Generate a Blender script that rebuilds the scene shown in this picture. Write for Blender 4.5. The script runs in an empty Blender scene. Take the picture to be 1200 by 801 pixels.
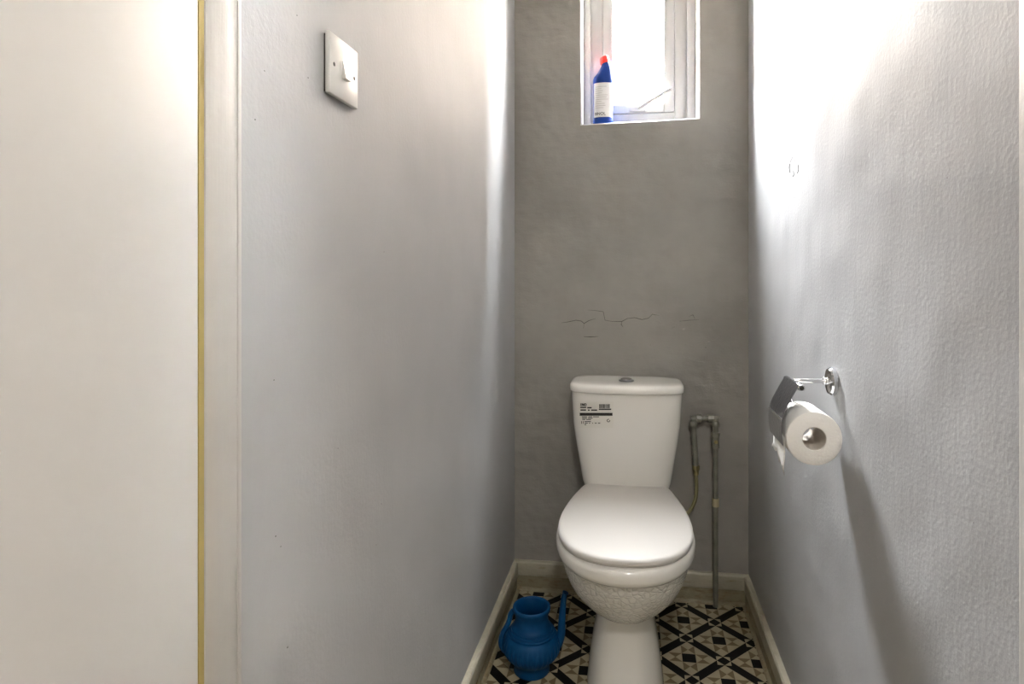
import bpy, bmesh, math, random
from mathutils import Vector, Matrix
R = math.radians
rnd = random.Random(7)
S = bpy.context.scene
COL = S.collection

# ------------------------------------------------------------------ camera
F, PX, PY, YAW, H = 700.0, 645.0, 327.0, R(7.97), 1.105
cd = bpy.data.cameras.new('camera'); cam = bpy.data.objects.new('camera', cd); COL.objects.link(cam)
cam.location = (0, 0, H); cam.rotation_euler = (R(90), 0, YAW)
cd.sensor_width = 36; cd.lens = F/1200*36
cd.shift_x = -(PX-600)/1200; cd.shift_y = -(400.5-PY)/1200
cd.clip_start = 0.02
S.camera = cam

# ------------------------------------------------------------------ world, exposure
w = bpy.data.worlds.new('sky'); S.world = w; w.use_nodes = True
nt = w.node_tree; nt.nodes.clear()
wo = nt.nodes.new('ShaderNodeOutputWorld'); bg = nt.nodes.new('ShaderNodeBackground')
# overcast sky: hazy warm white low down, cooler and brighter towards the zenith, dull ground below the horizon
tc = nt.nodes.new('ShaderNodeTexCoord'); sx = nt.nodes.new('ShaderNodeSeparateXYZ'); cr_ = nt.nodes.new('ShaderNodeValToRGB')
nt.links.new(tc.outputs['Generated'], sx.inputs[0])
mr_ = nt.nodes.new('ShaderNodeMapRange'); mr_.inputs[1].default_value = -1; mr_.inputs[2].default_value = 1
nt.links.new(sx.outputs['Z'], mr_.inputs[0]); nt.links.new(mr_.outputs[0], cr_.inputs[0])
E = cr_.color_ramp.elements
def sky_(f_, c_): return tuple(f_*k for k in c_)+(1,)
E[0].position = 0.0; E[0].color = sky_(.10, (1, .95, .86))
E[1].position = 1.0; E[1].color = sky_(1.0, (.95, .98, 1.0))
for p_, f_, c_ in ((.49, .12, (1, .95, .86)), (.51, .34, (1, .88, .78)), (.63, .50, (1, .91, .83)), (.75, .67, (.97, .97, .97)), (.86, .82, (.94, .97, 1.0))):
    q_ = E.new(p_); q_.color = sky_(f_, c_)
nt.links.new(cr_.outputs[0], bg.inputs[0]); nt.links.new(bg.outputs[0], wo.inputs[0])
bg.inputs[1].default_value = 118.0
vs = S.view_settings
S.display_settings.display_device = 'sRGB'
vs.view_transform = 'Standard'; vs.look = 'None'; vs.gamma = 1.0; vs.use_curve_mapping = False
vs.exposure = 2.1
LAMP_W = 37.0           # added fill lamp in the unseen hall, emission of its shade

# room numbers (metres)
XL, XR, YB, YD = -0.425, 0.386, 2.108, 0.596     # left wall, right wall, back wall, doorway
CZ = 2.6
OX0, OX1 = -0.188, 0.224                          # window opening in the back wall
OZ0L, OZ0R, OZ1 = H+0.5436, H+0.552, H+1.36
REV = 0.10                                        # depth of the window reveal

# portal for the daylight at the window (guides sampling, gives no light itself)
pl = bpy.data.lights.new('window_portal', 'AREA'); pl.shape = 'RECTANGLE'; pl.size = 0.44; pl.size_y = 0.86
pl.cycles.is_portal = True
po = bpy.data.objects.new('window_portal', pl); COL.objects.link(po)
po.location = ((OX0+OX1)/2, YB+REV+0.066, (OZ0L+OZ1)/2); po.rotation_euler = (R(-90), 0, 0)

# ------------------------------------------------------------------ helpers
def ray(px, py):
    u = (px-PX)/F; v = (PY-py)/F
    return Vector((-math.sin(YAW)+u*math.cos(YAW), math.cos(YAW)+u*math.sin(YAW), v))
def at_y(px, py, y):
    d = ray(px, py); t = y/d.y; return Vector((d.x*t, y, H+d.z*t))
def at_x(px, py, x):
    d = ray(px, py); t = x/d.x; return Vector((x, d.y*t, H+d.z*t))

def link(o, parent=None):
    COL.objects.link(o)
    if parent is not None:
        o.parent = parent
        o.matrix_parent_inverse = Matrix.Translation(-parent.location)   # parents are only translated
    return o
def obj(name, bm, mat, parent=None, smooth=True, ang=35):
    me = bpy.data.meshes.new(name)
    bmesh.ops.recalc_face_normals(bm, faces=bm.faces[:])
    bm.to_mesh(me); bm.free()
    if smooth:
        me.polygons.foreach_set('use_smooth', [True]*len(me.polygons))
        me.set_sharp_from_angle(angle=R(ang))
    me.materials.append(mat)
    return link(bpy.data.objects.new(name, me), parent)
def thing(name, label, cat, loc, group=None):
    o = bpy.data.objects.new(name, None); COL.objects.link(o); o.location = loc
    o.empty_display_size = 0.05
    tag(o, label, cat, group); return o
def tag(o, label, cat, group=None):
    o['label'] = label; o['category'] = cat
    if group: o['group'] = group
    return o
def struct(o, label=None, cat=None):
    o['kind'] = 'structure'
    if label: o['label'] = label
    if cat: o['category'] = cat
    return o

def BM(): return bmesh.new()
def box(bm, x0, x1, y0, y1, z0, z1, bev=0, seg=2):
    vs_ = [bm.verts.new(c) for c in ((x0,y0,z0),(x1,y0,z0),(x1,y1,z0),(x0,y1,z0),(x0,y0,z1),(x1,y0,z1),(x1,y1,z1),(x0,y1,z1))]
    fs = [bm.faces.new([vs_[i] for i in q]) for q in ((0,3,2,1),(4,5,6,7),(0,1,5,4),(1,2,6,5),(2,3,7,6),(3,0,4,7))]
    if bev:
        es = list({e for f in fs for e in f.edges})
        bmesh.ops.bevel(bm, geom=es, offset=bev, segments=seg, profile=0.5, affect='EDGES')
    return bm
def prism(bm, pts, z0, z1):
    a = [bm.verts.new((x, y, z0)) for x, y in pts]; b = [bm.verts.new((x, y, z1)) for x, y in pts]
    n = len(pts); bm.faces.new(b); bm.faces.new(a[::-1])
    for i in range(n): bm.faces.new((a[i], a[(i+1) % n], b[(i+1) % n], b[i]))
    return bm
def loft(bm, rings, cap0=True, cap1=True):
    rv = [[bm.verts.new(p) for p in r] for r in rings]; n = len(rings[0])
    for a, b in zip(rv, rv[1:]):
        for i in range(n): bm.faces.new((a[i], a[(i+1) % n], b[(i+1) % n], b[i]))
    if cap0: bm.faces.new(rv[0][::-1])
    if cap1: bm.faces.new(rv[-1])
    return bm
def lathe(bm, prof, c=(0,0,0), n=64, axis='Z', cap0=True, cap1=True, rib=None):
    rings = []
    for r, h in prof:
        ring = []
        for i in range(n):
            a = 2*math.pi*i/n; rr = r*(1+(rib(a, h) if rib else 0))
            p = (rr*math.cos(a), rr*math.sin(a), h)
            if axis == 'Y': p = (p[0], p[2], p[1])
            if axis == 'X': p = (p[2], p[0], p[1])
            ring.append(Vector(p)+Vector(c))
        rings.append(ring)
    return loft(bm, rings, cap0, cap1)
def spline(pts, k=8):
    P = [Vector(p) for p in pts]; P = [2*P[0]-P[1]]+P+[2*P[-1]-P[-2]]; out = []
    for i in range(1, len(P)-2):
        for j in range(k):
            t = j/k
            out.append(0.5*((2*P[i])+(P[i+1]-P[i-1])*t+(2*P[i-1]-5*P[i]+4*P[i+1]-P[i+2])*t*t+(3*P[i]-P[i-1]-3*P[i+1]+P[i+2])*t**3))
    out.append(P[-2]); return out
def tube(bm, pts, rad, n=16, flat=1.0):
    P = [Vector(p) for p in pts]; rings = []; up = None
    for i, p in enumerate(P):
        d = (P[min(i+1, len(P)-1)]-P[max(i-1, 0)]).normalized()
        if up is None:
            up = Vector((0, 0, 1)) if abs(d.z) < 0.9 else Vector((0, 1, 0))
        s = d.cross(up).normalized(); up = s.cross(d).normalized()
        r = rad[i] if isinstance(rad, (list, tuple)) else rad
        rings.append([p+s*r*math.cos(2*math.pi*j/n)+up*r*flat*math.sin(2*math.pi*j/n) for j in range(n)])
    return loft(bm, rings)
def text_mesh(body, size, bold=0.0):
    c = bpy.data.curves.new('t', 'FONT'); c.body = body; c.size = size; c.offset = bold; c.extrude = 0
    o = bpy.data.objects.new('t', c); COL.objects.link(o)
    dg = bpy.context.evaluated_depsgraph_get(); me = bpy.data.meshes.new_from_object(o.evaluated_get(dg))
    bm = BM(); bm.from_mesh(me)
    bpy.data.objects.remove(o); bpy.data.curves.remove(c); bpy.data.meshes.remove(me)
    return bm

# ------------------------------------------------------------------ materials
def mat(name, col, rough=0.5, metal=0.0, spec=0.5, var=0.0, vscale=8.0, bumps=(), coat=0.0, dark=None, trans=0.0, sss=0.0):
    """bumps: (scale xyz, distance m, detail); var: soft colour variation; dark: (colour, scale xyz, lo, hi) stains"""
    m = bpy.data.materials.new(name); m.use_nodes = True; nt = m.node_tree; N = nt.nodes; L = nt.links
    b = N['Principled BSDF']
    b.inputs['Base Color'].default_value = (*col, 1); b.inputs['Roughness'].default_value = rough
    b.inputs['Metallic'].default_value = metal; b.inputs['Specular IOR Level'].default_value = spec
    b.inputs['Coat Weight'].default_value = coat; b.inputs['Coat Roughness'].default_value = 0.06
    b.inputs['Transmission Weight'].default_value = trans
    if sss:
        b.inputs['Subsurface Weight'].default_value = sss; b.inputs['Subsurface Scale'].default_value = 0.01
    g = N.new('ShaderNodeNewGeometry')
    def noise(sc, det=3, rgh=0.55):
        mp = N.new('ShaderNodeMapping'); mp.inputs['Scale'].default_value = sc if isinstance(sc, tuple) else (sc,)*3
        L.new(g.outputs['Position'], mp.inputs['Vector'])
        n = N.new('ShaderNodeTexNoise'); n.inputs['Scale'].default_value = 1; n.inputs['Detail'].default_value = det
        n.inputs['Roughness'].default_value = rgh
        L.new(mp.outputs[0], n.inputs['Vector']); return n.outputs['Fac']
    csock = None
    if var:
        r = N.new('ShaderNodeValToRGB'); L.new(noise(vscale, 5), r.inputs[0])
        r.color_ramp.elements[0].position = 0.3; r.color_ramp.elements[1].position = 0.7
        r.color_ramp.elements[0].color = (*[c*(1-var) for c in col], 1)
        r.color_ramp.elements[1].color = (*[min(1, c*(1+var)) for c in col], 1)
        csock = r.outputs[0]
    if dark:
        dc, dsc, lo, hi = dark
        r = N.new('ShaderNodeMapRange'); r.inputs[1].default_value = lo; r.inputs[2].default_value = hi
        L.new(noise(dsc, 6, 0.65), r.inputs[0])
        mx = N.new('ShaderNodeMix'); mx.data_type = 'RGBA'; mx.inputs[7].default_value = (*dc, 1)
        L.new(r.outputs[0], mx.inputs[0])
        if csock: L.new(csock, mx.inputs[6])
        else: mx.inputs[6].default_value = (*col, 1)
        csock = mx.outputs[2]
    if csock: L.new(csock, b.inputs['Base Color'])
    prev = None
    for sc, dist, det in bumps:
        bp = N.new('ShaderNodeBump'); bp.inputs['Strength'].default_value = 1; bp.inputs['Distance'].default_value = dist
        L.new(noise(sc, det), bp.inputs['Height'])
        if prev: L.new(prev, bp.inputs['Normal'])
        prev = bp.outputs[0]
    if prev: L.new(prev, b.inputs['Normal'])
    return m

GREY = (0.40, 0.40, 0.402)
WALL_B = ((5.0, 0.010, 1), ((60, 60, 9), 0.0004, 2), (150, 0.0005, 3))
M = {}
M['wall'] = mat('grey_wall_paint', GREY, 0.55, spec=0.18, var=0.05, vscale=3.0, bumps=WALL_B)
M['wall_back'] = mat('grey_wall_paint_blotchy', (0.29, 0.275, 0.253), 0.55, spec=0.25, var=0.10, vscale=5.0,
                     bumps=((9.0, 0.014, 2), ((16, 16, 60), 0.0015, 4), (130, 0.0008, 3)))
M['ceiling'] = mat('white_ceiling_paint', (0.8, 0.79, 0.77), 0.8)
M['hall'] = mat('hall_wall_paint', (0.78, 0.76, 0.73), 0.7)
M['reveal'] = mat('white_reveal_paint', (0.52, 0.515, 0.505), 0.6, spec=0.2, bumps=((30, 0.002, 3),))
M['frame'] = mat('white_window_gloss', (0.45, 0.445, 0.437), 0.45, spec=0.25, var=0.03, vscale=20)
M['door'] = mat('white_door_gloss', (0.70, 0.69, 0.675), 0.35, spec=0.25, bumps=(((30, 30, 3), 0.0004, 2), (180, 0.00012, 2)))
M['jamb'] = mat('cream_frame_paint', (0.46, 0.44, 0.41), 0.45, var=0.04, vscale=10, bumps=(((90, 90, 5), 0.0006, 3), (120, 0.0002, 2)))
M['yellow'] = mat('yellow_timber', (0.40, 0.31, 0.10), 0.5, var=0.08, vscale=12)
M['skirt'] = mat('worn_cream_skirting', (0.46, 0.43, 0.34), 0.45, var=0.12, vscale=14, bumps=((40, 0.003, 3),),
                 dark=((0.30, 0.24, 0.13), (14, 14, 60), 0.58, 0.80))
M['skirt_low'] = mat('stained_skirting_foot', (0.29, 0.26, 0.17), 0.5, var=0.15, vscale=18, bumps=((60, 0.003, 3),),
                     dark=((0.20, 0.13, 0.06), (20, 20, 60), 0.5, 0.72))
M['grout'] = mat('tile_grout', (0.12, 0.11, 0.09), 0.8)
M['tile_k'] = mat('black_tile', (0.004, 0.004, 0.0045), 0.4, spec=0.15)
M['tile_c'] = mat('cream_tile', (0.42, 0.37, 0.25), 0.35, var=0.10, vscale=25)
M['tile_b'] = mat('brown_tile', (0.17, 0.125, 0.065), 0.35, var=0.10, vscale=25)
M['porc'] = mat('white_porcelain', (0.84, 0.82, 0.77), 0.16, spec=0.5, coat=0.4)
M['seat'] = mat('white_seat_plastic', (0.60, 0.575, 0.54), 0.45, spec=0.25)
M['chrome'] = mat('chrome', (0.75, 0.75, 0.76), 0.12, metal=1)
M['brushed'] = mat('scratched_steel', (0.21, 0.21, 0.22), 0.30, metal=1, bumps=((140, 0.0012, 4),))
M['paper'] = mat('tissue_paper', (0.86, 0.84, 0.80), 0.9, spec=0.1, bumps=((220, 0.0006, 3),))
M['card'] = mat('cardboard_core', (0.55, 0.50, 0.44), 0.8)
M['pipe'] = mat('painted_pipe', (0.19, 0.185, 0.15), 0.3, spec=0.5, var=0.2, vscale=30, bumps=((80, 0.001, 3),))
M['brass'] = mat('dull_brass', (0.42, 0.35, 0.18), 0.35, metal=0.8)
M['clip'] = mat('beige_pipe_tape', (0.50, 0.43, 0.27), 0.6)
M['hose'] = mat('olive_hose', (0.22, 0.20, 0.10), 0.4, spec=0.5)
M['blue'] = mat('blue_jug_plastic', (0.0008, 0.055, 0.165), 0.5, spec=0.2)
M['bot'] = mat('blue_bottle_plastic', (0.006, 0.035, 0.21), 0.35, spec=0.25)
M['red'] = mat('red_cap_plastic', (0.80, 0.03, 0.02), 0.4)
M['label'] = mat('white_label', (0.80, 0.80, 0.79), 0.5)
M['ink'] = mat('black_ink', (0.02, 0.018, 0.015), 0.6)
M['inkg'] = mat('grey_ink', (0.50, 0.48, 0.46), 0.6)
M['sticker'] = mat('sticker_film', (0.76, 0.74, 0.68), 0.3)
M['stay'] = mat('dull_stay_metal', (0.36, 0.35, 0.335), 0.5, spec=0.2)
M['switch'] = mat('white_switch_plastic', (0.52, 0.515, 0.49), 0.3)
M['dark'] = mat('dark_hole', (0.03, 0.028, 0.024), 0.7)
M['crack'] = mat('exposed_plaster_crack', (0.075, 0.07, 0.06), 0.8)
M['brick'] = mat('pale_brick_outside', (0.36, 0.31, 0.265), 0.9, var=0.1, vscale=2)
M['floorb'] = mat('hall_floor_boards', (0.25, 0.18, 0.11), 0.5)
# embossed band of the pan: relief only, laid on the same porcelain
pm = M['porc'].copy(); pm.name = 'embossed_porcelain'; M['emboss'] = pm
N, L = pm.node_tree.nodes, pm.node_tree.links
g = N.new('ShaderNodeNewGeometry'); vo = N.new('ShaderNodeTexVoronoi'); vo.feature = 'DISTANCE_TO_EDGE'
vo.inputs['Scale'].default_value = 62
L.new(g.outputs['Position'], vo.inputs['Vector'])
mr = N.new('ShaderNodeMapRange'); mr.inputs[1].default_value = 0.0; mr.inputs[2].default_value = 0.18
L.new(vo.outputs['Distance'], mr.inputs[0])
bp = N.new('ShaderNodeBump'); bp.inputs['Strength'].default_value = 0.6; bp.inputs['Distance'].default_value = 0.0032
L.new(mr.outputs[0], bp.inputs['Height']); L.new(bp.outputs[0], N['Principled BSDF'].inputs['Normal'])
# clear pane
gm = bpy.data.materials.new('window_glass'); gm.use_nodes = True; N, L = gm.node_tree.nodes, gm.node_tree.links
N.remove(N['Principled BSDF'])
tr = N.new('ShaderNodeBsdfTransparent'); gl = N.new('ShaderNodeBsdfGlossy'); gl.inputs['Roughness'].default_value = 0.03
lw = N.new('ShaderNodeLayerWeight'); lw.inputs[0].default_value = 0.5      # symmetric facing term, same on both faces of the pane
pw = N.new('ShaderNodeMath'); pw.operation = 'POWER'; pw.inputs[1].default_value = 5; L.new(lw.outputs['Facing'], pw.inputs[0])
fr = N.new('ShaderNodeMath'); fr.operation = 'MULTIPLY_ADD'; fr.inputs[1].default_value = 0.8; fr.inputs[2].default_value = 0.035; L.new(pw.outputs[0], fr.inputs[0])
mx = N.new('ShaderNodeMixShader')
L.new(fr.outputs[0], mx.inputs[0]); L.new(tr.outputs[0], mx.inputs[1]); L.new(gl.outputs[0], mx.inputs[2])
L.new(mx.outputs[0], N['Material Output'].inputs[0]); M['glass'] = gm

# ------------------------------------------------------------------ shell
ZB = -0.002
floor = struct(obj('floor', box(BM(), XL-0.1, XR+0.1, YD-0.06, YB+0.1, -0.06, ZB), M['grout'], smooth=False),
               'black cream and brown geometric tiled floor of the small toilet room', 'floor')
struct(obj('floor_hall', box(BM(), -1.3, 1.3, -1.5, YD-0.06, -0.06, 0), M['floorb'], smooth=False), 'brown floor of the hallway outside the door', 'floor')
struct(obj('wall_left', box(BM(), XL-0.1, XL, YD, YB, ZB, CZ), M['wall'], smooth=False), 'pale grey painted wall carrying the light switch', 'wall')
struct(obj('wall_right', box(BM(), XR, XR+0.1, 0.66, YB, ZB, CZ), M['wall'], smooth=False), 'pale grey painted wall carrying the toilet roll holder', 'wall')
bm = BM()
TH = REV+0.065
bx0, bx1 = XL-0.1, XR+0.1
def wallpiece(bm, xs, zs):
    a = [bm.verts.new((x, YB, z)) for x, z in zip(xs, zs)]; b = [bm.verts.new((x, YB+TH, z)) for x, z in zip(xs, zs)]
    bm.faces.new(a); bm.faces.new(b[::-1])
    for i in range(4): bm.faces.new((a[i], b[i], b[(i+1) % 4], a[(i+1) % 4]))
wallpiece(bm, (bx0, OX0, OX0, bx0), (ZB, ZB, CZ, CZ))
wallpiece(bm, (OX1, bx1, bx1, OX1), (ZB, ZB, CZ, CZ))
wallpiece(bm, (OX0, OX1, OX1, OX0), (ZB, ZB, OZ0R, OZ0L))
wallpiece(bm, (OX0, OX1, OX1, OX0), (OZ1, OZ1, CZ, CZ))
wall_back = struct(obj('wall_back', bm, M['wall_back'], smooth=False), 'darker grey cracked plaster wall with the window behind the toilet', 'wall')
struct(obj('ceiling', box(BM(), XL-0.1, XR+0.1, YD-0.06, YB+0.1, CZ, CZ+0.06), M['ceiling'], smooth=False), 'white ceiling above the toilet room', 'ceiling')
# pale building across the yard, a few metres beyond the window
struct(obj('wall_outside', box(BM(), -9, 9, 8.0, 8.3, -3, 5.0), M['brick'], smooth=False), 'pale wall of the building across the yard, bleached out behind the window', 'wall')
struct(obj('wall_sky_block', box(BM(), 0.85, 1.6, 3.9, 8.0, -3, 5.6), M['brick'], smooth=False), 'unseen brick wall added outside the window to block part of the sky', 'wall')  # added out of view, holds sky light off the left wall
# hallway behind the camera
struct(obj('ceiling_hall', box(BM(), -1.3, 1.3, -1.5, YD-0.06, CZ, CZ+0.06), M['ceiling'], smooth=False), 'white hallway ceiling outside the toilet room', 'ceiling')
struct(obj('wall_hall_left', box(BM(), -1.4, -1.3, -1.5, YD, 0, CZ), M['hall'], smooth=False), 'off white hallway wall beyond the open door', 'wall')
struct(obj('wall_hall_right', box(BM(), 1.3, 1.4, -1.5, YD, 0, CZ), M['hall'], smooth=False), 'off white hallway wall on the holder side', 'wall')
struct(obj('wall_hall_back', box(BM(), -1.4, 1.4, -1.6, -1.5, 0, CZ), M['hall'], smooth=False), 'off white hallway wall facing the toilet room', 'wall')
bm = BM()
box(bm, -1.3, XL-0.1, YD-0.06, YD, 0, CZ); box(bm, XR+0.1, 1.3, YD-0.06, YD, 0, CZ); box(bm, XL-0.1, XR+0.1, YD-0.06, YD, 2.04, CZ)
struct(obj('wall_front', bm, M['hall'], smooth=False), 'partition wall around the toilet doorway', 'wall')

# door frame linings and open door
def jamb(name, x0, x1, y0, y1, label):
    bm = BM(); box(bm, x0, x1, y0, y1, 0, 2.04, 0.0015, 2)
    return struct(obj(name, bm, M['jamb']), label, 'door frame')
tj = jamb('trim_1', XL-0.1, XL+0.0005, 0.5441, YD+0.0005, 'cream painted door frame lining between yellow strip and grey wall')
obj('edge_bead', box(BM(), XL-0.004, XL+0.0022, YD-0.0045, YD+0.0012, 0, 2.04, 0.001, 2), M['jamb'], tj)
jamb('trim_2', XR-0.003, XR+0.1, 0.545, 0.6605, 'cream painted door frame lining at the end of the holder wall')
bm = box(BM(), XL-0.045, XL-0.001, -0.22, 0.5366, 0.006, 2.0, 0.0025, 2)
door = struct(obj('door_1', bm, M['door']), 'white gloss painted door standing open beside the frame', 'door')
ys = obj('edge_strip', box(BM(), XL-0.04, XL-0.001, 0.5368, 0.5438, 0.006, 2.0), M['yellow'], door, smooth=False)
ys['label'] = 'bare yellow timber edge strip of the door'

# baseboards
def skirt(name, p0, p1, nrm, label):
    """board from p0 to p1 along a wall, nrm points into the room; upper board, set-back lower board, foot bead"""
    p0, p1, nrm = Vector(p0), Vector(p1), Vector(nrm); n = 26
    def prof(pr, zfun):
        bm = BM(); rings = []
        for i in range(n+1):
            c = p0.lerp(p1, i/n); j = rnd.uniform(-1, 1)
            rings.append([c+nrm*o+Vector((0, 0, z+zfun*j*(1 if z > 0.09 else 0))) for o, z in pr])
        return loft(bm, rings)
    root = struct(obj(name, prof([(0, 0.052), (0.0165, 0.052), (0.018, 0.055), (0.0178, 0.097), (0.014, 0.1015), (0, 0.102)], 0.0012), M['skirt'], ang=30), label, 'skirting')
    obj('lower_board', prof([(0, 0.0), (0.0145, 0.0), (0.0145, 0.052), (0, 0.052)], 0), M['skirt_low'], root, ang=30)
    obj('foot_bead', prof([(0.0145, 0.0), (0.024, 0.0), (0.0225, 0.006), (0.017, 0.010), (0.0145, 0.011)], 0), M['skirt_low'], root, ang=40)
skirt('baseboard_back', (XL, YB, 0), (XR, YB, 0), (0, -1, 0), 'stained cream skirting board behind the toilet')
skirt('baseboard_left', (XL, YD+0.002, 0), (XL, YB-0.0245, 0), (1, 0, 0), 'worn cream skirting board beside the blue jug')
skirt('baseboard_right', (XR, 0.662, 0), (XR, YB-0.0245, 0), (-1, 0, 0), 'worn cream skirting board under the toilet roll holder')

# ------------------------------------------------------------------ floor tiles: lattice of bars, squares and triangles
P = 0.1965; a = P/5; G = 0.00035
CX, CY = 0.1592, 1.8815
fx0, fx1, fy0, fy1 = XL+0.012, XR-0.012, YD, YB-0.012
def clip(poly):
    for ax, lim, sgn in ((0, fx0, 1), (0, fx1, -1), (1, fy0, 1), (1, fy1, -1)):
        out = []
        for i in range(len(poly)):
            p, q = poly[i], poly[(i+1) % len(poly)]
            ip, iq = sgn*(p[ax]-lim) >= 0, sgn*(q[ax]-lim) >= 0
            if ip: out.append(p)
            if ip != iq:
                t = (lim-p[ax])/(q[ax]-p[ax]); out.append((p[0]+(q[0]-p[0])*t, p[1]+(q[1]-p[1])*t))
        poly = out
        if len(poly) < 3: return []
    return poly
def shrink(poly, g=G):
    cx = sum(p[0] for p in poly)/len(poly); cy = sum(p[1] for p in poly)/len(poly)
    return [(x-g*(x-cx)/max(1e-6, math.hypot(x-cx, y-cy)), y-g*(y-cy)/max(1e-6, math.hypot(x-cx, y-cy))) for x, y in poly]
h = a/2
cross_pos, dia_pos = [], []
for i in range(-8, 9):
    for j in range(-14, 6):
        x, y = CX+i*P/2, CY+j*P/2
        (cross_pos if (i+j) % 2 == 0 else dia_pos).append((x, y))
bar_a = [(h, 0), (h, h), (0, h), (P/2-h, P/2), (P/2-h, P/2-h), (P/2, P/2-h)]
bar_b = [(-h, 0), (0, h), (-h, h), (-P/2, P/2-h), (-P/2+h, P/2-h), (-P/2+h, P/2)]
bar_b = [(-x, y) for x, y in bar_a]
kinds = []      # name, material, polygons relative to the cell, big enough to be an object
for s in (bar_a, bar_b): kinds.append(('bar_tile', 'tile_k', s, 'c', True))
kinds.append(('lozenge_tile', 'tile_k', [(h, 0), (0, h), (-h, 0), (0, -h)], 'c', True))
for sx in (-1, 1):
    for sy in (-1, 1):
        kinds.append(('corner_chip', 'tile_c', [(sx*h, 0), (sx*h, sy*h), (0, sy*h)], 'c', False))
kinds.append(('square_tile', 'tile_k', [(-h, -h), (h, -h), (h, h), (-h, h)], 'd', True))
for k in range(4):
    c, s = (1, 0, -1, 0)[k], (0, 1, 0, -1)[k]
    rot = lambda q, c=c, s=s: [(c*x-s*y, s*x+c*y) for x, y in q]
    kinds.append(('triangle_tile', 'tile_c', rot([(h, h), (3*h, h), (h, 3*h)]), 'd', True))
    m_ = (2*h, 0)
    kinds.append(('small_chip', 'tile_b', rot([(h, h), m_, (3*h, h)]), 'd', False))
    kinds.append(('small_chip', 'tile_b', rot([(h, -h), (3*h, -h), m_]), 'd', False))
    kinds.append(('small_chip', 'tile_c', rot([(h, -h), m_, (h, h)]), 'd', False))
    kinds.append(('small_chip', 'tile_c', rot([(3*h, -h), (4*h, 0), (3*h, h), m_]), 'd', False))
stuff = {'tile_k': BM(), 'tile_c': BM(), 'tile_b': BM()}
shared = {}
for ki, (nm, mt, poly, where, big) in enumerate(kinds):
    sp = shrink(poly)
    for (x, y) in (cross_pos if where == 'c' else dia_pos):
        full = [(px+x, py+y) for px, py in sp]
        cl = clip(full)
        if len(cl) < 3: continue
        if big and y > 1.47:
            inside = all(fx0 <= p[0] <= fx1 and fy0 <= p[1] <= fy1 for p in full)
            if inside:
                if ki not in shared:
                    o = obj(nm, prism(BM(), sp, -0.002, 0.0), M[mt], None, smooth=False); shared[ki] = o.data
                    COL.objects.unlink(o); bpy.data.objects.remove(o)
                o = bpy.data.objects.new(nm, shared[ki]); o.location = (x, y, 0); link(o, floor)
            else:
                obj(nm, prism(BM(), cl, -0.002, 0.0), M[mt], floor, smooth=False)
        else:
            prism(stuff[mt], cl, -0.002, 0.0)
for mt, nm in (('tile_k', 'black_tile_pieces'), ('tile_c', 'cream_tile_pieces'), ('tile_b', 'brown_tile_pieces')):
    o = obj(nm, stuff[mt], M[mt], floor, smooth=False); o['kind'] = 'stuff'

# ------------------------------------------------------------------ window
YW = YB+REV
bm = BM()      # white plaster reveal: four thin slabs lining the opening
e = 0.004
def slab(bm, p):  # p: 4 pts at the room side going round, offset list to the inside
    pass
o_ = [(OX0, OZ0L), (OX1, OZ0R), (OX1, OZ1), (OX0, OZ1)]
i_ = [(OX0+e, OZ0L+e), (OX1-e, OZ0R+e), (OX1-e, OZ1-e), (OX0+e, OZ1-e)]
A = [bm.verts.new((x, YB-0.0015, z)) for x, z in o_]; B = [bm.verts.new((x, YB+0.003, z)) for x, z in i_]
A2 = [bm.verts.new((x, YW+0.064, z)) for x, z in o_]; B2 = [bm.verts.new((x, YW+0.064, z)) for x, z in i_]
for k in range(4):
    l = (k+1) % 4
    bm.faces.new((A[k], A[l], B[l], B[k])); bm.faces.new((B[k], B[l], B2[l], B2[k]))
    bm.faces.new((B2[k], B2[l], A2[l], A2[k])); bm.faces.new((A[k], A2[k], A2[l], A[l]))
rv = obj('window_reveal', bm, M['reveal'], wall_back, smooth=False); rv['label'] = 'white painted window reveal and sill'

win = struct(thing('window_1', 'narrow white casement window in a deep white reveal', 'window', (0.02, YW, OZ0L)))
def wx(px): return at_y(px, 100, YW).x
wz = lambda py: at_y(750, py, YW).z
x_out0, x_bead0, x_fr0, x_sa0 = OX0+e, wx(692), wx(706), wx(718)
x_sa1, x_fr1, x_bead1, x_out1 = wx(778), wx(791), wx(805), OX1-e
zb = OZ0L+e; zt = OZ1-e
z_fr = wz(132); z_pane = wz(121); zt_fr = zt-0.055; zt_pane = zt_fr-0.04
# fixed frame: head, sill rail, two jambs with beads; sash: stiles and rails
def wbox(name, x0, x1, z0, z1, y0, y1, bev=0.003):
    return obj(name, box(BM(), x0, x1, y0, y1, z0, z1, bev, 2), M['frame'], win)
wbox('frame_jamb', x_out0, x_fr0, zb, zt, YW+0.012, YW+0.06); wbox('frame_jamb', x_fr1, x_out1, zb, zt, YW+0.012, YW+0.06)
wbox('frame_rail', x_fr0, x_fr1, zb+0.003, z_fr, YW+0.012, YW+0.06); wbox('frame_rail', x_fr0, x_fr1, zt_fr, zt, YW+0.012, YW+0.06)
wbox('bead', x_out0, x_bead0, zb+0.002, zt, YW-0.008, YW+0.012); wbox('bead', x_bead1, x_out1, zb+0.002, zt, YW-0.008, YW+0.012)
wbox('bead', x_bead0, x_bead1, zb+0.002, zb+0.03, YW-0.008, YW+0.012)
g2 = 0.0015
wbox('sash_stile', x_fr0+g2, x_sa0, z_fr+g2, zt_fr-g2, YW+0.006, YW+0.05); wbox('sash_stile', x_sa1, x_fr1-g2, z_fr+g2, zt_fr-g2, YW+0.006, YW+0.05)
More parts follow.
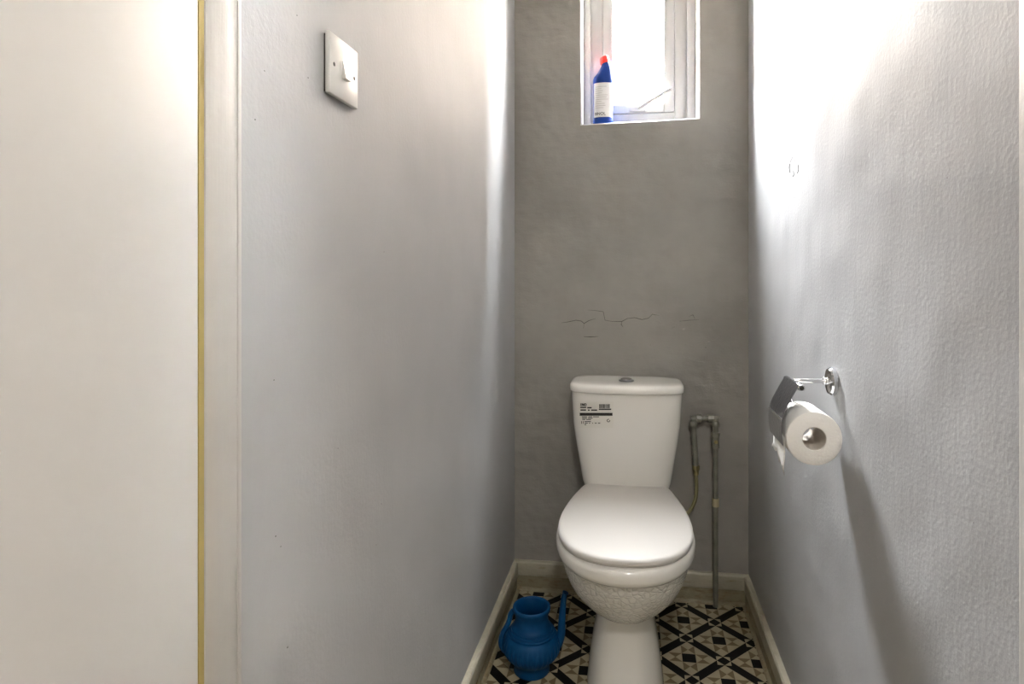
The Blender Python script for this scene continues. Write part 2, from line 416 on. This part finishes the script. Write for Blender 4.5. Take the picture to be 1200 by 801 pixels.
wbox('sash_rail', x_sa0, x_sa1, z_fr+g2, z_pane, YW+0.006, YW+0.05); wbox('sash_rail', x_sa0, x_sa1, zt_pane, zt_fr-g2, YW+0.006, YW+0.05)
obj('pane', box(BM(), x_sa0-0.001, x_sa1+0.001, YW+0.028, YW+0.032, z_pane-0.001, zt_pane+0.001), M['glass'], win, smooth=False)
stay = obj('casement_stay', box(BM(), wx(737), wx(757), YW-0.010, YW+0.0058, wz(131), wz(125), 0.003), M['frame'], win)
p0 = at_y(748, 127, YW-0.014); p1 = at_y(767, 115, YW-0.022); p2 = at_y(786, 104, YW-0.03)
tb = BM(); tube(tb, spline([p0, p1, p2], 6), 0.0078, 12, 0.9); obj('stay_arm', tb, M['stay'], stay)
tb = BM(); lathe(tb, [(0.0035, -0.018), (0.0035, -0.004)], at_y(751, 124, YW), 12, 'Y'); obj('stay_pin', tb, M['dark'], stay)

# ------------------------------------------------------------------ marks on the walls
def ridge(px, y, rad, m, name, flat=0.5):
    bm = BM(); pts = [at_y(600+x/4, 330+yy/4, y) for x, yy in px]
    rr = [rad*rnd.uniform(0.6, 1.3) for _ in pts]; rr[0] *= 0.3; rr[-1] *= 0.3
    tube(bm, pts, rr, 6)
    return obj(name, bm, m, wall_back, smooth=False)
cr = [([(232,192),(262,188),(300,180),(325,184),(338,195),(360,182),(392,172)], .0009), ([(338,195),(335,218)], .0011),
      ([(355,132),(395,135),(428,140),(436,180),(470,186),(515,186),(540,172),(575,168),(610,177),(640,170),(658,152),(690,158)], .0009),
      ([(515,186),(512,200),(522,214)], .0009), ([(336,257),(370,258),(405,256)], .0016), ([(785,185),(830,180),(875,178)], .0007),
      ([(830,162),(848,155),(858,175)], .0007)]
for pts, r_ in cr: ridge(pts, YB-0.0002, r_*1.35, M['crack'], 'plaster_crack')
fl = [[(655,178),(690,185),(715,205),(750,215)], [(680,275),(715,272),(735,252)], [(780,282),(850,302),(890,290),(950,275),(990,240)],
      [(800,350),(860,372),(905,378),(910,320)], [(40,200),(62,205),(95,240)], [(232,198),(275,199)], [(436,188),(470,193),(512,194)], [(540,178),(575,174),(610,183)],
      [(640,260),(700,290),(760,285)], [(470,400),(520,385),(560,405)]]
for pts in fl: ridge(pts, YB-0.0003, 0.0013, M['wall_back'], 'paint_ridge')
def pit(name, c, r, ax, parent, m):
    bm = BM(); prof = [(r, -0.0004), (r*0.8, 0.0002), (r*0.3, 0.0004)] if ax == 'X' else [(r, -0.0002), (r*0.7, -0.0006)]
    if ax == 'X' and c[0] > 0: prof = [(q, -k) for q, k in prof]
    lathe(bm, prof, c, 9, ax); return obj(name, bm, m, parent)
wl = bpy.data.objects['wall_left']; wr = bpy.data.objects['wall_right']
for px, py, r_ in ((348,18,.0009),(361,91,.0011),(310,83,.0008),(299,140,.001),(323,628,.0011),(329,640,.0009),(441,638,.0008),(337,758,.0012),(321,445,.0009),(450,295,.0009),(396,525,.0007),(447,590,.0008)):
    pit('nail_hole', at_x(px, py, XL), r_, 'X', wl, M['crack'])
for px, py, r_ in ((939,158,.0008),(931,231,.0008),(931,188,.0028),(1110,208,.001),(910,715,.0012),(1040,470,.0007),(1141,612,.0008)):
    pit('nail_hole', at_x(px, py, XR), r_, 'X', wr, M['crack'])
def chip(pts, rad, m):
    bm = BM(); tube(bm, [at_x(x, y, XR) for x, y in pts], rad, 6); obj('plaster_chip', bm, m, wr)
chip([(925.5,192),(925.2,197),(926,202)], .0012, M['crack']); chip([(935.5,193),(936,199),(934.5,203)], .0008, M['crack'])
chip([(930,200),(930.5,205),(929,207)], .0009, M['crack']); chip([(926,190),(929,184),(935,183),(937,190)], .0008, M['wall'])
for px, py, r_ in ((822,442,.0018),(839,436,.0012),(790,383,.0012),(797,376,.0012),(788,384,.001),(730,339,.0015),(762,404,.001),(827,407,.0014)):
    pit('nail_hole', at_y(px, py, YB), r_, 'Y', wall_back, M['crack'] if r_ < .0015 else M['wall_back'])

# ------------------------------------------------------------------ toilet
TX = -0.025
toilet = thing('toilet', 'white close coupled toilet with closed lid on the patterned floor', 'toilet', (TX, 1.75, 0))
def egg(hw, yf, yr, cy=1.67, n_rear=2.6, n=72):
    out = []
    for i in range(n):
        t = 2*math.pi*i/n; c, s = math.cos(t), math.sin(t)
        if s <= 0: x = hw*math.copysign(abs(c)**(2/2.15), c); y = cy-(cy-yf)*abs(s)**(2/2.15)
        else: x = hw*math.copysign(abs(c)**(2/n_rear), c); y = cy+(yr-cy)*s**(2/n_rear)
        out.append((TX+x, y))
    return out
def rings(rows): return [[Vector((x, y, r[0])) for x, y in egg(*r[1:])] for r in rows]
bm = BM()
loft(bm, rings([(0.0, .103, 1.530, 1.95), (.008, .104, 1.528, 1.95), (.02, .102, 1.531, 1.95), (.06, .0985, 1.545, 1.945), (.10, .092, 1.558, 1.94),
                (.13, .087, 1.566, 1.935), (.17, .0795, 1.573, 1.93), (.195, .0755, 1.574, 1.93), (.208, .076, 1.570, 1.93)]), cap1=False)
obj('pedestal', bm, M['porc'], toilet, ang=60)
bm = BM()
loft(bm, rings([(.206, .066, 1.580, 1.925), (.2085, .079, 1.566, 1.93), (.216, .088, 1.553, 1.94), (.228, .102, 1.537, 1.945), (.242, .117, 1.520, 1.95), (.26, .133, 1.502, 1.96),
                (.28, .148, 1.485, 1.97), (.30, .158, 1.471, 1.98), (.325, .167, 1.456, 1.985), (.35, .1735, 1.445, 1.99), (.372, .1775, 1.437, 1.99)]), cap0=True, cap1=True)
obj('bowl', bm, M['emboss'], toilet, ang=60)
bm = BM()
loft(bm, rings([(.368, .172, 1.442, 1.99), (.3705, .181, 1.431, 1.99), (.377, .186, 1.4235, 1.995), (.387, .189, 1.419, 1.995), (.402, .189, 1.419, 1.995), (.411, .1865, 1.422, 1.99), (.416, .180, 1.431, 1.985)]))
obj('rim', bm, M['porc'], toilet, ang=60)
bm = BM(); box(bm, TX-.135, TX+.135, 1.90, 2.088, .30, .406, .02, 4); obj('cistern_ledge', bm, M['porc'], toilet, ang=50)
def lid_outline(s=1.0, n=10):
    half = [(0, 1.430), (.055, 1.4365), (.105, 1.460), (.145, 1.503), (.173, 1.570), (.1825, 1.655), (.178, 1.74), (.163, 1.84), (.143, 1.925), (.134, 1.950), (.118, 1.9595), (.06, 1.963), (0, 1.964)]
    pts = spline([(x, y, 0) for x, y in half], 5)
    full = [(p.x, p.y) for p in pts]+[(-p.x, p.y) for p in pts[-2:0:-1]]
    return [(TX+x*s, 1.70+(y-1.70)*s) for x, y in full]
def lid_rings(rows): return [[Vector((x, y, z)) for x, y in lid_outline(s)] for z, s in rows]
obj('seat', loft(BM(), lid_rings([(.4165, .96), (.4167, .980), (.4175, .986), (.4200, .986), (.4206, .980)])), M['seat'], toilet, ang=60)
obj('seat_lid', loft(BM(), lid_rings([(.4216, .975), (.4212, .990), (.4220, .997), (.4250, 1.001), (.4300, .999), (.4345, .990), (.4373, .970), (.439, .93), (.4405, .75), (.4412, .4), (.4414, .1)])), M['seat'], toilet, ang=60)
for s in (-1, 1):
    bm = BM(); lathe(bm, [(.012, -.03), (.013, -.028), (.013, .028), (.012, .03)], (TX+s*.075, 1.966, .4245), 16, 'X'); obj('hinge', bm, M['seat'], toilet)
TKB = 2.096
def tk(z):
    zs = [.405, .415, .442, .49, .537, .585, .631, .69, .744]; ws = [.130, .138, .1455, .1525, .160, .167, .173, .1765, .179]; fs = [1.955, 1.948, 1.941, 1.932, 1.923, 1.914, 1.906, 1.899, 1.895]
    for i in range(len(zs)-1):
        if z <= zs[i+1]:
            t = max(0, (z-zs[i])/(zs[i+1]-zs[i])); return ws[i]+(ws[i+1]-ws[i])*t, fs[i]+(fs[i+1]-fs[i])*t
    return ws[-1], fs[-1]
def sup(w_, yf, yb, z, nf=5.0, n=72, bow=0.010):
    cy = (yf+yb)/2; ry = (yb-yf)/2; out = []
    for i in range(n):
        t = 2*math.pi*(i+.5)/n; c, s = math.cos(t), math.sin(t)
        x = w_*math.copysign(abs(c)**(2/nf), c); y = ry*math.copysign(abs(s)**(2/nf), s)
        if y < 0: y += bow*(x/w_)**2*(-y/ry)
        out.append(Vector((TX+x, cy+y, z)))
    return out
cist = obj('cistern', loft(BM(), [sup(*tk(z), TKB, z) for z in (.405, .410, .415, .43, .442, .47, .49, .537, .585, .631, .69, .744)]), M['porc'], toilet, ang=60)
def tank_y(x, z):
    w_, yf = tk(z); cy = (yf+TKB)/2; ry = (TKB-yf)/2; u = min(.999, abs((x-TX)/w_))
    y = -ry*(1-u**5)**(1/5); return cy+y+.010*u*u*(-y/ry)
ld = obj('cistern_lid', loft(BM(), [sup(w_, f, b, z, 4.6) for z, w_, f, b in
     ((.7425, .174, 1.899, 2.094), (.743, .182, 1.888, 2.098), (.746, .1845, 1.8845, 2.099), (.757, .1845, 1.8845, 2.099), (.764, .183, 1.887, 2.098), (.768, .179, 1.893, 2.096), (.7702, .171, 1.903, 2.092), (.7715, .14, 1.925, 2.075), (.7720, .08, 1.96, 2.04))]), M['porc'], toilet, ang=60)
bm = BM(); lathe(bm, [(.024, .7700), (.025, .774), (.023, .7765), (.019, .777), (.0185, .7752)], (TX, 1.975, 0), 32); bt = obj('flush_button', bm, M['brushed'], ld)
bm = BM(); lathe(bm, [(.0182, .7745), (.018, .7785), (.014, .7805), (.004, .7812)], (TX, 1.975, 0), 32); obj('push_plate', bm, M['chrome'], ld)
# sticker on the cistern with its print; px of the photograph -> x,z on the curved front
def on_tank(px, py):
    p = at_y(px, py, 1.905)
    for _ in range(5): p = at_y(px, py, tank_y(p.x, p.z))
    return p
def patch(bm, x0, y0, x1, y1, off, nx=1):
    g_ = []
    for j in range(2):
        g_.append([bm.verts.new(on_tank(x0+(x1-x0)*i/nx, (y0, y1)[j])+Vector((0, -off, 0))) for i in range(nx+1)])
    for i in range(nx): bm.faces.new((g_[0][i], g_[0][i+1], g_[1][i+1], g_[1][i]))
bm = BM()
for k in range(4): patch(bm, 678.3, 470.4+k*7.6, 718.6, 478+k*7.6, .0006, 8)
st = obj('sticker', bm, M['sticker'], cist); st['label'] = 'printed product sticker'
pb = BM()
patch(pb, 679.4, 483.4, 717.8, 486.8, .0010, 8)
x = 702.2
while x < 715.0:
    w_ = rnd.choice((.35, .5, .8, 1.0)); patch(pb, x, 473.2, x+w_, 478.0, .0010); x += w_+rnd.choice((.3, .4, .5))
for x0, x1, y in ((701.8, 716.2, 479.2), (680, 687, 477.0), (688.2, 693.4, 477.4), (680.2, 686.8, 480.1), (689, 691, 480.2), (692.8, 699.8, 480.2),
                  (682, 688, 487.9), (689.5, 694, 487.9), (695, 702, 488), (682.2, 688, 489.6), (689, 694.5, 489.6), (682.4, 686, 491.2), (687, 692.6, 491.2),
                  (685, 692.5, 493.6), (685.2, 688.8, 495.4), (690.2, 691.6, 495.4), (694, 695, 495.4), (697, 699.2, 495.4), (700.8, 703.4, 495.4), (685, 687, 497.2)):
    hh = .75 if y < 481 else .45; patch(pb, x0, y-hh, x1, y+hh, .0010, 2)
for x0 in (681.2, 683.2): patch(pb, x0, 493, x0+.7, 496.2, .0010)
for q in range(7):
    an = q*.8; patch(pb, 713+math.cos(an)*1.6-.5, 492.4+math.sin(an)*1.5-.5, 713+math.cos(an)*1.6+.5, 492.4+math.sin(an)*1.5+.5, .0010)
for dx_ in (0, .35, .7):
    tm = text_mesh('ENO', 1.0)
    for v in tm.verts: v.co = on_tank(680.0+dx_+v.co.x*3.3, 475.3-v.co.y*4.4)+Vector((0, -.0010, 0))
    me_ = bpy.data.meshes.new('tmp'); tm.to_mesh(me_); pb.from_mesh(me_); tm.free()
obj('sticker_print', pb, M['ink'], cist, smooth=False)

# ------------------------------------------------------------------ water pipes on the back wall
YP = YB-0.033
rx = at_y(838.5, 600, YP).x; lx0 = at_y(812.5, 500, YP).x; lx1 = at_y(815.8, 550, YP).x
pz = lambda py, px=838: at_y(px, py, YP).z
pipe = thing('water_pipe', 'grey painted water pipe looping over to the cistern hose', 'pipe', (rx, YP, 0))
def cyl(name, p, q, r, m, parent, n=20, bevel=True):
    p, q = Vector(p), Vector(q); d = (q-p).normalized()
    bm = BM(); pts = [p, p+d*.001, q-d*.001, q] if bevel else [p, q]
    tube(bm, pts, [r*.9, r, r, r*.9] if bevel else r, n); return obj(name, bm, m, parent, ang=40)
ztop = pz(490)
cyl('riser', (rx, YP, 0.0), (rx, YP, ztop-.02), .0088, M['pipe'], pipe)
cyl('tape_band', (rx, YP, pz(593)), (rx, YP, pz(583.5)), .0115, M['clip'], pipe)
vb = cyl('stop_valve', (rx, YP, pz(524)), (rx, YP, pz(506)), .0118, M['pipe'], pipe)
cyl('valve_nut', (rx, YP, pz(511)), (rx, YP, pz(506.5)), .0150, M['pipe'], vb, 6)
cyl('valve_nut', (rx, YP, pz(525)), (rx, YP, pz(520)), .0135, M['pipe'], vb, 6)
cyl('valve_screw', (rx, YP-.010, pz(516.5)), (rx, YP-.0155, pz(516.5)), .006, M['brass'], vb)
def elbow(c, nm):
    bm = BM(); bmesh.ops.create_uvsphere(bm, u_segments=16, v_segments=10, radius=.0140, matrix=Matrix.Translation(c)); return obj(nm, bm, M['pipe'], pipe, ang=60)
elbow((rx, YP, pz(497)), 'elbow'); elbow((lx0, YP, pz(497, 812)), 'elbow')
cyl('elbow_neck', (rx, YP, pz(497)), (rx, YP, pz(490)), .0098, M['pipe'], pipe); cyl('elbow_neck', (lx0, YP, pz(497, 812)), (lx0, YP, pz(490, 812)), .0098, M['pipe'], pipe)
zl = pz(490, 812)
cyl('crossover', (lx0-.009, YP, zl), (rx+.009, YP, ztop), .0088, M['pipe'], pipe)
for px in (819, 832.5):
    c = at_y(px, 489.7, YP); cyl('compression_nut', c+Vector((-.009, 0, 0)), c+Vector((.009, 0, 0)), .0142, M['pipe'], pipe, 8)
cyl('drop_pipe', (lx0, YP, zl-.01), (lx1, YP, pz(551, 815)), .0095, M['pipe'], pipe)
cyl('hose_nut', (lx1, YP, pz(550.5, 815)), (lx1, YP, pz(545, 815)), .0115, M['brass'], pipe, 8)
cyl('hose_collar', (lx1, YP, pz(556, 815)), (lx1, YP, pz(550, 815)), .0085, M['brass'], pipe)
hp = [at_y(815.5, 556, YP), at_y(816.3, 572, YP-.002), at_y(814.5, 586, YP-.006), at_y(809, 597, YP-.012), at_y(803, 603, YP-.02), Vector((.135, YP-.04, .285)), Vector((.10, YP-.06, .29))]
bm = BM(); tube(bm, spline(hp, 8), .0062, 12); obj('hose', bm, M['hose'], pipe)

# ------------------------------------------------------------------ toilet roll holder and roll
zt_ = H-.198; hx, hy0, hy1 = .3018, 1.138, 1.246; fy = 1.224
hold = thing('toilet_roll_holder', 'chrome toilet roll holder with curved metal cover on grey wall', 'roll holder', (XR, fy, zt_))
bm = BM(); lathe(bm, [(.0255, XR-.0005), (.0265, XR-.003), (.0265, XR-.009), (.024, XR-.0125), (.015, XR-.0150), (.004, XR-.0155)], (0, fy, zt_), 36, 'X'); obj('wall_flange', bm, M['chrome'], hold)
cyl('arm', (XR-.013, fy, zt_), (hx, fy, zt_), .0042, M['chrome'], hold)
cyl('arm_collar', (XR-.0215, fy, zt_), (XR-.0145, fy, zt_), .0075, M['chrome'], hold)
ht = cyl('hinge_tube', (hx, hy0, zt_), (hx, hy1, zt_), .0062, M['chrome'], hold)
cyl('tube_plug', (hx, hy0-.0008, zt_), (hx, hy0+.003, zt_), .0042, M['dark'], ht)
bm = BM()      # curved cover plate
cv = spline([(hx-.004, 0, zt_+.0055), (hx-.014, 0, zt_-.012), (hx-.0295, 0, zt_-.042), (hx-.034, 0, zt_-.058), (hx-.0355, 0, zt_-.078), (hx-.0345, 0, zt_-.095), (hx-.0325, 0, zt_-.106)], 5)
def sheet(bm, prof, y0, y1, th):
    loft(bm, [[Vector((p.x, y, p.z)) for p in prof]+[Vector((p.x+th, y, p.z-.0002)) for p in prof[::-1]] for y in (y0, y1)])
sheet(bm, cv, hy0+.002, hy1-.002, .0009); cov = obj('cover', bm, M['brushed'], hold, ang=25)
cyl('cover_rib', (hx-.0345, hy0+.002, zt_-.0585), (hx-.0345, hy1-.002, zt_-.0585), .0013, M['chrome'], cov)
RXc, RZc, RR = .3230, H-.2885, .0486
rod = spline([(hx, hy1+.003, zt_), (hx+.004, hy1+.010, zt_-.02), (RXc-.004, hy1+.010, RZc+.03), (RXc, hy1+.004, RZc+.0165), (RXc, hy1-.02, RZc+.0165), (RXc, hy0+.01, RZc+.0165)], 6)
bm = BM(); tube(bm, rod, .003, 10); obj('roll_rod', bm, M['chrome'], hold)
cyl('rod_joint', (hx, hy1, zt_), (hx, hy1+.006, zt_), .005, M['chrome'], hold)
roll = thing('toilet_roll', 'white toilet paper roll hanging on the chrome holder', 'toilet roll', (RXc, 1.19, RZc-RR))
ry0, ry1 = 1.1356, 1.2356
bm = BM()
pr = [(.0208, ry0+.0015), (.0215, ry0), (RR-.002, ry0), (RR-.0005, ry0+.0012), (RR, ry0+.004), (RR, ry1-.003), (RR-.002, ry1), (.0208, ry1)]
lathe(bm, pr, (RXc, 0, RZc), 72, 'Y', False, False); obj('paper_winding', bm, M['paper'], roll, ang=50)
bm = BM(); lathe(bm, [(.0209, ry0+.0012), (.0209, ry1-.001), (.0199, ry1-.001), (.0199, ry0+.0012), (.0209, ry0+.0012)], (RXc, 0, RZc), 40, 'Y', False, False); obj('cardboard_core', bm, M['card'], roll)
bm = BM()      # loose end hanging below the cover, torn to a point
xs = RXc-RR-.0008
top = RZc; n = 14
gy = [1.143+i*(1.238-1.143)/n for i in range(n+1)]
bot = [at_x(919.3, 557, xs).z+((gy[i]-1.143)/.095)*.016+(.004 if i % 3 == 1 else 0)+(.012 if i > 9 else 0) for i in range(n+1)]
cols = []
for i, y in enumerate(gy):
    cols.append([bm.verts.new((xs-.0012+.003*math.sin(k*1.1+i*.35)*(k/5)+(.002*k/5), y, top+(bot[i]-top)*k/5)) for k in range(6)])
for a_, b_ in zip(cols, cols[1:]):
    for k in range(5): bm.faces.new((a_[k], b_[k], b_[k+1], a_[k+1]))
o = obj('loose_sheet', bm, M['paper'], roll); md = o.modifiers.new('thickness', 'SOLIDIFY'); md.thickness = .0004

# ------------------------------------------------------------------ light switch
sp = at_x(386.2, 72, XL+.010); sy0, sy1 = sp.y, sp.y+.086
sz1 = at_x(386.2, 34.6, XL+.010).z; sz0 = sz1-.086
sw = thing('light_switch', 'white single rocker light switch plate on the grey wall', 'light switch', (XL, (sy0+sy1)/2, sz0))
obj('back_box', box(BM(), XL, XL+.004, sy0+.003, sy1-.003, sz0+.003, sz1-.003), M['dark'], sw)
obj('switch_plate', box(BM(), XL+.003, XL+.010, sy0, sy1, sz0, sz1, .0018, 3), M['switch'], sw)
cy, cz = (sy0+sy1)/2, (sz0+sz1)/2
bm = BM(); q = [(XL+.0095, cz-.0125), (XL+.0165, cz-.0125), (XL+.0115, cz+.0125), (XL+.0095, cz+.0125)]
loft(bm, [[Vector((x, y, z)) for x, z in q] for y in (cy-.0075, cy+.0075)]); obj('rocker', bm, M['switch'], sw, smooth=False)
for s in (-1, 1):
    bm = BM(); lathe(bm, [(.0030, XL+.0095), (.0030, XL+.0102), (.001, XL+.0103)], (0, cy+s*.0302, cz), 14, 'X'); obj('screw', bm, M['dark'], sw)

# ------------------------------------------------------------------ blue jug
jx, jy = -.287, 1.668
jug = thing('water_jug', 'blue plastic spouted water jug standing on the patterned floor', 'jug', (jx, jy, 0))
prof = [(.046, 0), (.0495, .001), (.051, .004), (.050, .012), (.0495, .022), (.053, .030), (.0615, .038), (.071, .048), (.0775, .060), (.0805, .073), (.0795, .085), (.0755, .096), (.069, .106), (.066, .107), (.0668, .111), (.0632, .1125), (.0622, .117), (.0582, .1185), (.0572, .124), (.0535, .1255),
        (.049, .137), (.0465, .146), (.046, .154), (.0485, .163), (.0525, .171), (.0535, .177), (.0525, .181), (.0495, .1825), (.0470, .181), (.0455, .176), (.0425, .165), (.0415, .150), (.044, .138), (.055, .120), (.073, .095), (.076, .073), (.060, .042), (.03, .032), (.004, .032)]
def rib(a_, z): return .032*max(0, math.sin(math.pi*(z-.036)/.056))*(1 if math.cos(a_*36) > .2 else -.2) if .036 < z < .092 else 0
bm = BM()
fine = []
for i, (r_, z) in enumerate(prof):
    fine.append((r_, z))
n_out = 28
bm = BM(); lathe(bm, prof[:n_out], (jx, jy, 0), 216, cap1=False, rib=rib)
lathe(bm, prof[n_out-1:], (jx, jy, 0), 216, cap0=False)
bmesh.ops.remove_doubles(bm, verts=bm.verts[:], dist=1e-6)
obj('jug_body', bm, M['blue'], jug, ang=50)
spt = spline([(jx+.058, jy+.004, .062), (jx+.074, jy+.006, .078), (jx+.083, jy+.008, .105), (jx+.085, jy+.010, .14), (jx+.088, jy+.012, .180), (jx+.091, jy+.013, .207), (jx+.095, jy+.014, .219)], 6)
rr = [.0165+(.0072-.0165)*min(1, (i/(len(spt)-1))**.7*1.1) for i in range(len(spt))]
bm = BM(); tube(bm, spt, rr, 18); sp_ = obj('spout', bm, M['blue'], jug, ang=60)
bm = BM(); tube(bm, [spt[-3], spt[-2], spt[-1]], [.0078, .0092, .0088], 16); obj('spout_lip', bm, M['blue'], sp_, ang=60)
hpt = spline([(jx-.050, jy-.010, .170), (jx-.058, jy-.012, .160), (jx-.061, jy-.014, .146), (jx-.068, jy-.016, .128), (jx-.080, jy-.018, .106), (jx-.085, jy-.018, .084), (jx-.081, jy-.016, .064), (jx-.068, jy-.012, .050)], 6)
bm = BM(); tube(bm, hpt, .0062, 12, 1.2); obj('handle', bm, M['blue'], jug, ang=60)

# ------------------------------------------------------------------ cleaner bottle on the sill
by = YB+.040; bc = at_y(706.8, 146, by); bx = bc.x
bz = OZ0L+e+(bx-OX0)/(OX1-OX0)*(OZ0R-OZ0L)+.0004
bot_ = thing('cleaner_bottle', 'blue toilet cleaner bottle with red angled cap on the window sill', 'bottle', (bx, by, bz))
k_ = by/ray(707, 100).y/F       # metres per pixel here
def oval(cx, z, rx_, ry_, tilt=0.0, n=40, p=2.4):
    out = []
    for i in range(n):
        t = 2*math.pi*i/n; c, s = math.cos(t), math.sin(t)
        x = rx_*math.copysign(abs(c)**(2/p), c); y = ry_*math.copysign(abs(s)**(2/p), s)
        out.append(Vector((bx+cx+x*math.cos(tilt), by+y, bz+z+x*math.sin(tilt))))
    return out
W = .0365
rows = [(0, 0, W*.92, .024), (0, .003, W, .0245), (0, .018, W, .0245), (0, .021, W*.96, .0235), (0, .024, W*.955, .0235), (0, .150, W*.955, .0235), (0, .153, W, .0245), (-.0005, .162, W*.985, .0242),
        (.0005, .172, W*.92, .025), (.003, .182, W*.80, .023), (.006, .192, W*.69, .021), (.0075, .200, W*.62, .0195), (.0085, .208, W*.54, .0175), (.0085, .216, W*.43, .015), (.0080, .224, W*.37, .0135)]
tl = lambda z: max(0, (z-.172)/.052)*R(15)
obj('bottle_body', loft(BM(), [oval(c, z, r1, r2, tl(z)) for c, z, r1, r2 in rows]), M['bot'], bot_, ang=60)
obj('cap', loft(BM(), [oval(c, z, r1, r2, R(17), p=2) for c, z, r1, r2 in ((.0072, .222, .0165, .0165), (.0070, .224, .0175, .0175), (.0055, .234, .0172, .0172), (.0053, .235, .0160, .016), (.0040, .243, .0158, .0158), (.0035, .2455, .0145, .0145))]), M['red'], bot_, ang=40)
def oy(x): return by-.0235*(1-min(1, abs(x)/(W*.955))**2.4)**(1/2.4)
def lpatch(bm, x0, x1, z0, z1, off, nx=14):
    g_ = [[bm.verts.new((bx+x0+(x1-x0)*i/nx, oy(x0+(x1-x0)*i/nx)-off, bz+z)) for i in range(nx+1)] for z in (z0, z1)]
    for i in range(nx): bm.faces.new((g_[0][i], g_[0][i+1], g_[1][i+1], g_[1][i]))
bm = BM(); lpatch(bm, -W*.86, W*.94, .026, .148, .0005, 24); lb = obj('label', bm, M['label'], bot_)
tm = text_mesh('BNOL', .0145, .0002)
for v in tm.verts:
    x = v.co.x-.0285; v.co = Vector((bx+x, oy(x)-.0009, bz+.033+v.co.y))
obj('label_word', tm, M['ink'], lb, smooth=False)
pb = BM()
for i in range(11):
    z = .058+i*.0075; lpatch(pb, -.026, -.026+rnd.uniform(.02, .045), z, z+.0016, .0009, 6)
lpatch(pb, -.018, .012, .0285, .0298, .0009, 6)
o = obj('label_lines', pb, M['inkg'], lb, smooth=False); o['kind'] = 'stuff'

# ------------------------------------------------------------------ fill lamp added on the unseen hall ceiling, behind the camera
def fill_lamp(label, x, y, r, strength, col):
    lm = thing('fill_lamp', label, 'lamp', (x, y, CZ))
    bm = BM(); lathe(bm, [(r*1.08, CZ), (r*1.08, CZ-.02), (r, CZ-.025)], (x, y, 0), 40); obj('lamp_base', bm, M['switch'], lm)
    em = bpy.data.materials.new('lamp_opal'); em.use_nodes = True
    b = em.node_tree.nodes['Principled BSDF']; b.inputs['Base Color'].default_value = (.8, .8, .8, 1)
    b.inputs['Emission Color'].default_value = (*col, 1); b.inputs['Emission Strength'].default_value = strength
    bm = BM(); lathe(bm, [(r, CZ-.022), (r*.98, CZ-.04), (r*.83, CZ-.062), (r*.5, CZ-.078), (r*.04, CZ-.083)], (x, y, 0), 40); obj('lamp_shade', bm, em, lm)
fill_lamp('round white fill lamp added in the unseen hallway outside the toilet room', .25, -.55, .12, LAMP_W, (1.0, .96, .90))
